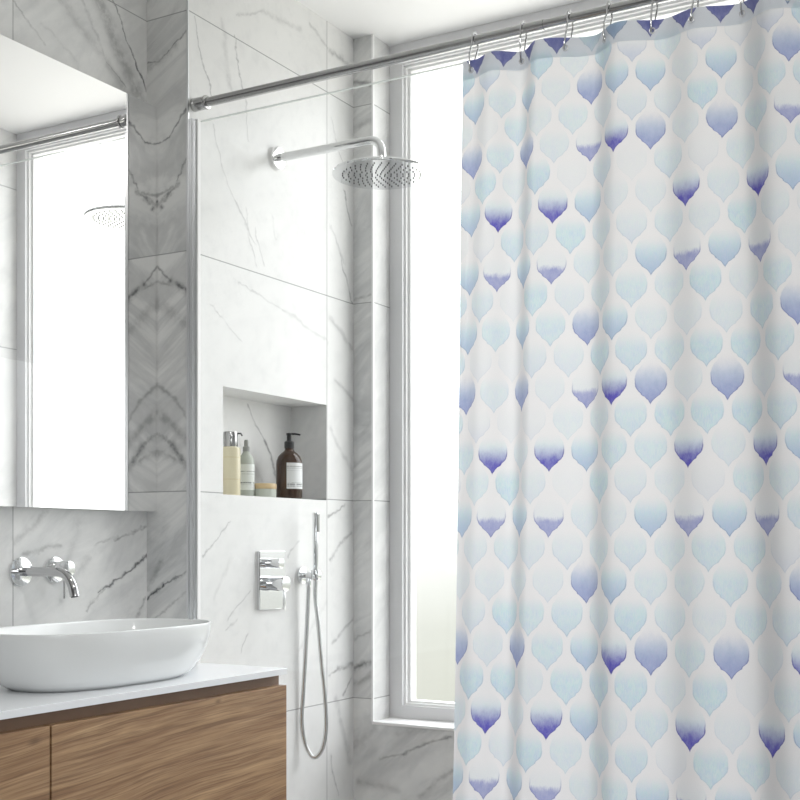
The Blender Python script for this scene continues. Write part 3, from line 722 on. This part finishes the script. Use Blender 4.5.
NU = 8
uL = round((at_x(-1.106)-U4)/PU*NU)/NU      # in columns, relative to column 4
uR = uL+13.5
XP = -.748
KX = .112
def cloth_point(uc, z, off=0.0):
    s_ = U4+uc*PU; X = at_arc(s_); Y = fold_y(X)
    k = (2.03-z)*KX
    sway = .004*math.sin(z*3.1+uc*.7)*max(0, min(1, (2.14-z)*2))
    if off:
        d = .001; tx_, ty_ = 2*d, fold_y(X+d)-fold_y(X-d); l_ = math.hypot(tx_, ty_); X += ty_/l_*off; Y -= tx_/l_*off
    return Vector((XP+(X-XP)*(1+k)+sway*.5, Y-abs(sway)*.5-(.004 if z < 1.9 else .004*(2.14-z)/.24), z))
def cloth(name, zt, zb, mat, off, parent=None, hem=False):
    """grid whose lines follow the printed columns and rows; trimmed along the side hem, then hung in folds"""
    us = [uL+i/(NU*4) for i in range(int((uR-uL)*NU*4)+1)]
    if hem:   # the doubled band carries its own strip of the print
        to_v = lambda z: (z-(zt-.034))/PV; to_z = lambda v: v*PV+zt-.034
    else: to_v, to_z = z_row, row_z
    v0, v1 = to_v(zb), to_v(zt)
    kk = math.floor(v1*8-1e-6); vr = [v1]
    while kk/8 > v0+1e-4: vr.append(kk/8); kk -= 1
    vr.append(v0)
    me = bpy.data.meshes.new(name); W_ = len(us)
    verts = [(u, v, 0) for v in vr for u in us]
    faces = [(j*W_+i, (j+1)*W_+i, (j+1)*W_+i+1, j*W_+i+1) for j in range(len(vr)-1) for i in range(W_-1)]
    me.from_pydata(verts, [], faces)
    AT = {k: [] for k in ('cellA', 'toneA', 'cellB', 'toneB')}; uvs = []
    for p in me.polygons:
        uc, vv = p.center.x, p.center.y
        cA = math.floor(uc+.5)+4; rA = 1-math.floor(vv); cB = math.floor(uc+1e-6)+4; rB = 1-math.floor(vv+.5)
        if hem:
            rA, rB = 0, 0
        v_, aq, vi = cell('A', cA, rA)
        if hem and v_ == KIND['T']: v_ = (.8, .30, .36); vi = .8
        AT['cellA'] += v_; AT['toneA'] += (aq, vi, 0)
        v_, aq, vi = cell('B', cB, rB)
        if hem: v_ = (.05, .1, .4)
        AT['cellB'] += v_; AT['toneB'] += (aq, vi, 0)
    for p in me.polygons:
        for vi_ in p.vertices:
            c_ = me.vertices[vi_].co; uvs += (c_.x+.5+20, c_.y+40)
    uvl = me.uv_layers.new(name='cloth'); uvl.data.foreach_set('uv', uvs)
    for k_, vals in AT.items():
        me.attributes.new(k_, 'FLOAT_VECTOR', 'FACE'); me.attributes[k_].data.foreach_set('vector', [float(q) for q in vals])
    # side hem: the print widens a little towards the bottom, the edge stays nearly plumb
    bm = bmesh.new(); bm.from_mesh(me)
    t0, t1 = (uL+.001, z_row(2.167)), (uL+.001+.50, z_row(.72))
    if hem: t1 = (uL+.001+.012, to_v(zb)); t0 = (uL+.001, to_v(zt))
    n_ = Vector((t0[1]-t1[1], t1[0]-t0[0], 0)).normalized()
    bmesh.ops.bisect_plane(bm, geom=bm.verts[:]+bm.edges[:]+bm.faces[:], plane_co=(t0[0], t0[1], 0), plane_no=n_, clear_inner=True, dist=1e-6)
    for v in bm.verts:
        v.co = cloth_point(v.co.x, to_z(v.co.y), off)
    bm.to_mesh(me); bm.free()
    me.polygons.foreach_set('use_smooth', [True]*len(me.polygons))
    me.materials.append(mat)
    o = bpy.data.objects.new(name, me); COL.objects.link(o)
    if parent: o.parent = parent
    return o
ZT = 2.1670
cur = cloth('shower_curtain', ZT, .10, cloth_mat, 0.0)
tag(cur, 'white shower curtain printed with rows of blue and violet drops, hanging from the chrome rod', 'curtain')
hem = cloth('top_hem', ZT+.0005, ZT-.037, hem_mat, .0012, cur, True)
hem['label'] = 'darker grey doubled hem band along the curtain top'

# rings and eyelets
RXS = [-1.084, -.977, -.8785, -.797, -.708, -.630, -.5425, -.458]
ringlab = ['chrome curtain ring nearest the left edge of the curtain', 'second chrome curtain ring from the left edge of the curtain',
           'third chrome curtain ring from the left edge of the curtain', 'fourth chrome curtain ring from the left edge of the curtain',
           'fifth chrome curtain ring from the left edge of the curtain', 'sixth chrome curtain ring from the left edge of the curtain',
           'seventh chrome curtain ring from the left edge of the curtain', 'rightmost chrome curtain ring in view, cut by the picture edge']
ZE = ZT-.020
for i, xr in enumerate(RXS):
    xc = XP+(xr-XP)*(1+(2.03-ZE)*KX)
    s_ = at_x(xr); yc = cloth_point((s_-U4)/PU, ZE).y
    # eyelet
    b = Mesh()
    d = .001; ty_ = fold_y(xr+d)-fold_y(xr-d); nrm = Vector((ty_, -2*d, 0)).normalized(); tan = Vector((2*d, ty_, 0)).normalized()
    c0 = Vector((xc, yc, ZE))+nrm*.0026
    b.tube([c0+(tan*math.cos(a)+Vector((0, 0, 1))*math.sin(a))*.0050 for a in [2*math.pi*k/20 for k in range(20)]], .0013, 8, closed=True)
    b.build('eyelet', grommet_mat, cur)
    rg = thing('curtain_ring', ringlab[i], 'curtain ring', (xc, RY, RZ+.012), 'curtain rings on the rod')
    swing = (i % 3-1)*.004
    rr = .0125
    pts = []
    for k in range(13):      # over the rod
        a = math.pi*k/12; pts.append(Vector((xc, RY+rr*1.02*math.cos(a), RZ+.002+rr*math.sin(a))))
    # front leg down to the eyelet, back leg returning
    yf = c0.y-.004; zb_ = ZE-.004
    pts += [Vector((xc+swing*.2, RY-rr-.001, RZ-.012)), Vector((xc+swing*.6, (RY-rr+yf)/2-.003, (RZ+ZE)/2)), Vector((xc+swing*.3, yf-.001, ZE+.008)), Vector((xc, yf+.001, zb_+.001)),
            Vector((xc, c0.y+.003, zb_-.001)), Vector((xc, c0.y+.009, ZE+.006)), Vector((xc+swing*.4, max(c0.y+.010, RY)+.004, ZE+.030)), Vector((xc+swing*.1, RY+rr+.002, RZ-.012))]
    b = Mesh(); b.tube(pts, .0017, 10, closed=True); b.build('wire_loop', chrome3, rg)
    b = Mesh(); b.lathe([(0, -.0035), (.0025, -.0026), (.0035, 0), (.0025, .0026), (0, .0035)], Matrix.Translation((xc, RY, RZ+.0145)), 16); b.build('bead', chrome, rg)

# ---------------------------------------------------------------- lights
for i, (lx, ly) in enumerate(((-.75, 1.25), (.35, 1.25))):  # lamps added above the view for soft fill light
    lab = ['fill lamp added on the ceiling near the basin wall', 'fill lamp added on the ceiling, right side', 'fill lamp added at the rear, left side', 'fill lamp added at the rear, right side'][i]
    L = thing('fill_lamp', 'round flush white '+lab, 'lamp', (lx, ly, CEIL), 'unseen fill lamps added to the ceiling')
    b = Mesh(); b.cyl((lx, ly, CEIL-.001), (lx, ly, CEIL-.03), .13, seg=40, bev=.002); b.build('housing', white_paint, L)
    ld = bpy.data.lights.new('fill_light', 'AREA'); ld.shape = 'DISK'; ld.size = .24; ld.energy = FILL_W; ld.color = (1, .985, .96)
    lo = bpy.data.objects.new('fill_light', ld); COL.objects.link(lo); lo.parent = L; lo.location = (0, 0, -.033)
def portal(name, loc, rot, sx_, sy_):
    ld = bpy.data.lights.new(name, 'AREA'); ld.shape = 'RECTANGLE'; ld.size = sx_; ld.size_y = sy_; ld.cycles.is_portal = True
    lo = bpy.data.objects.new(name, ld); COL.objects.link(lo); lo.location = loc; lo.rotation_euler = rot
portal('window_portal', ((WL+WR)/2, 3.06, 1.66), (R(-90), 0, 0), 1.2, 1.95)

portal('window_portal', (RX+.10, .05, 1.55), (0, R(90), 0), 1.25, 1.65)
w = bpy.data.worlds.new('sky'); S.world = w; w.use_nodes = True
nt = w.node_tree; nt.nodes.clear(); n = N(nt)
tc = n.node('ShaderNodeTexCoord'); X, Y, Z = n.sep(n.vmath('NORMALIZE', tc.outputs['Generated']))
ramp = n.node('ShaderNodeValToRGB'); n.put(ramp.inputs[0], n.math('ADD', n.math('MULTIPLY', Z, .5), .5))
e = ramp.color_ramp.elements
k = SKY
def sk(p, c_, first=None):
    x = e[first] if first is not None else e.new(p)
    x.position = p; x.color = (*c_, 1)
sk(0.0, (.5, .5, .47), 0); sk(1.0, (.96, .98, 1.0), 1)  # lower half, out of view, brightened to light the ceiling
sk(.36, (.42, .42, .39)); sk(.425, (.82/k, .84/k, .74/k)); sk(.465, (.92/k, .94/k, .85/k)); sk(.5, (1.25/k, 1.27/k, 1.22/k)); sk(.56, (.62, .63, .63))
bg = n.node('ShaderNodeBackground'); n.put(bg.inputs[0], ramp.outputs[0]); bg.inputs[1].default_value = k
wo = n.node('ShaderNodeOutputWorld'); nt.links.new(bg.outputs[0], wo.inputs[0])

# ---------------------------------------------------------------- camera
cam = bpy.data.cameras.new('camera'); co = bpy.data.objects.new('camera', cam); COL.objects.link(co)
cam.sensor_width = 36; cam.lens = 1214/800*36; cam.shift_y = 145/800; cam.shift_x = 0
co.location = (0, 0, 1.2); co.rotation_euler = (R(90), 0, R(29.7906)); cam.clip_start = .01
S.camera = co
vs_ = S.view_settings; vs_.view_transform = 'Standard'; vs_.look = 'None'; vs_.gamma = 1; vs_.exposure = EXPO; vs_.use_curve_mapping = False
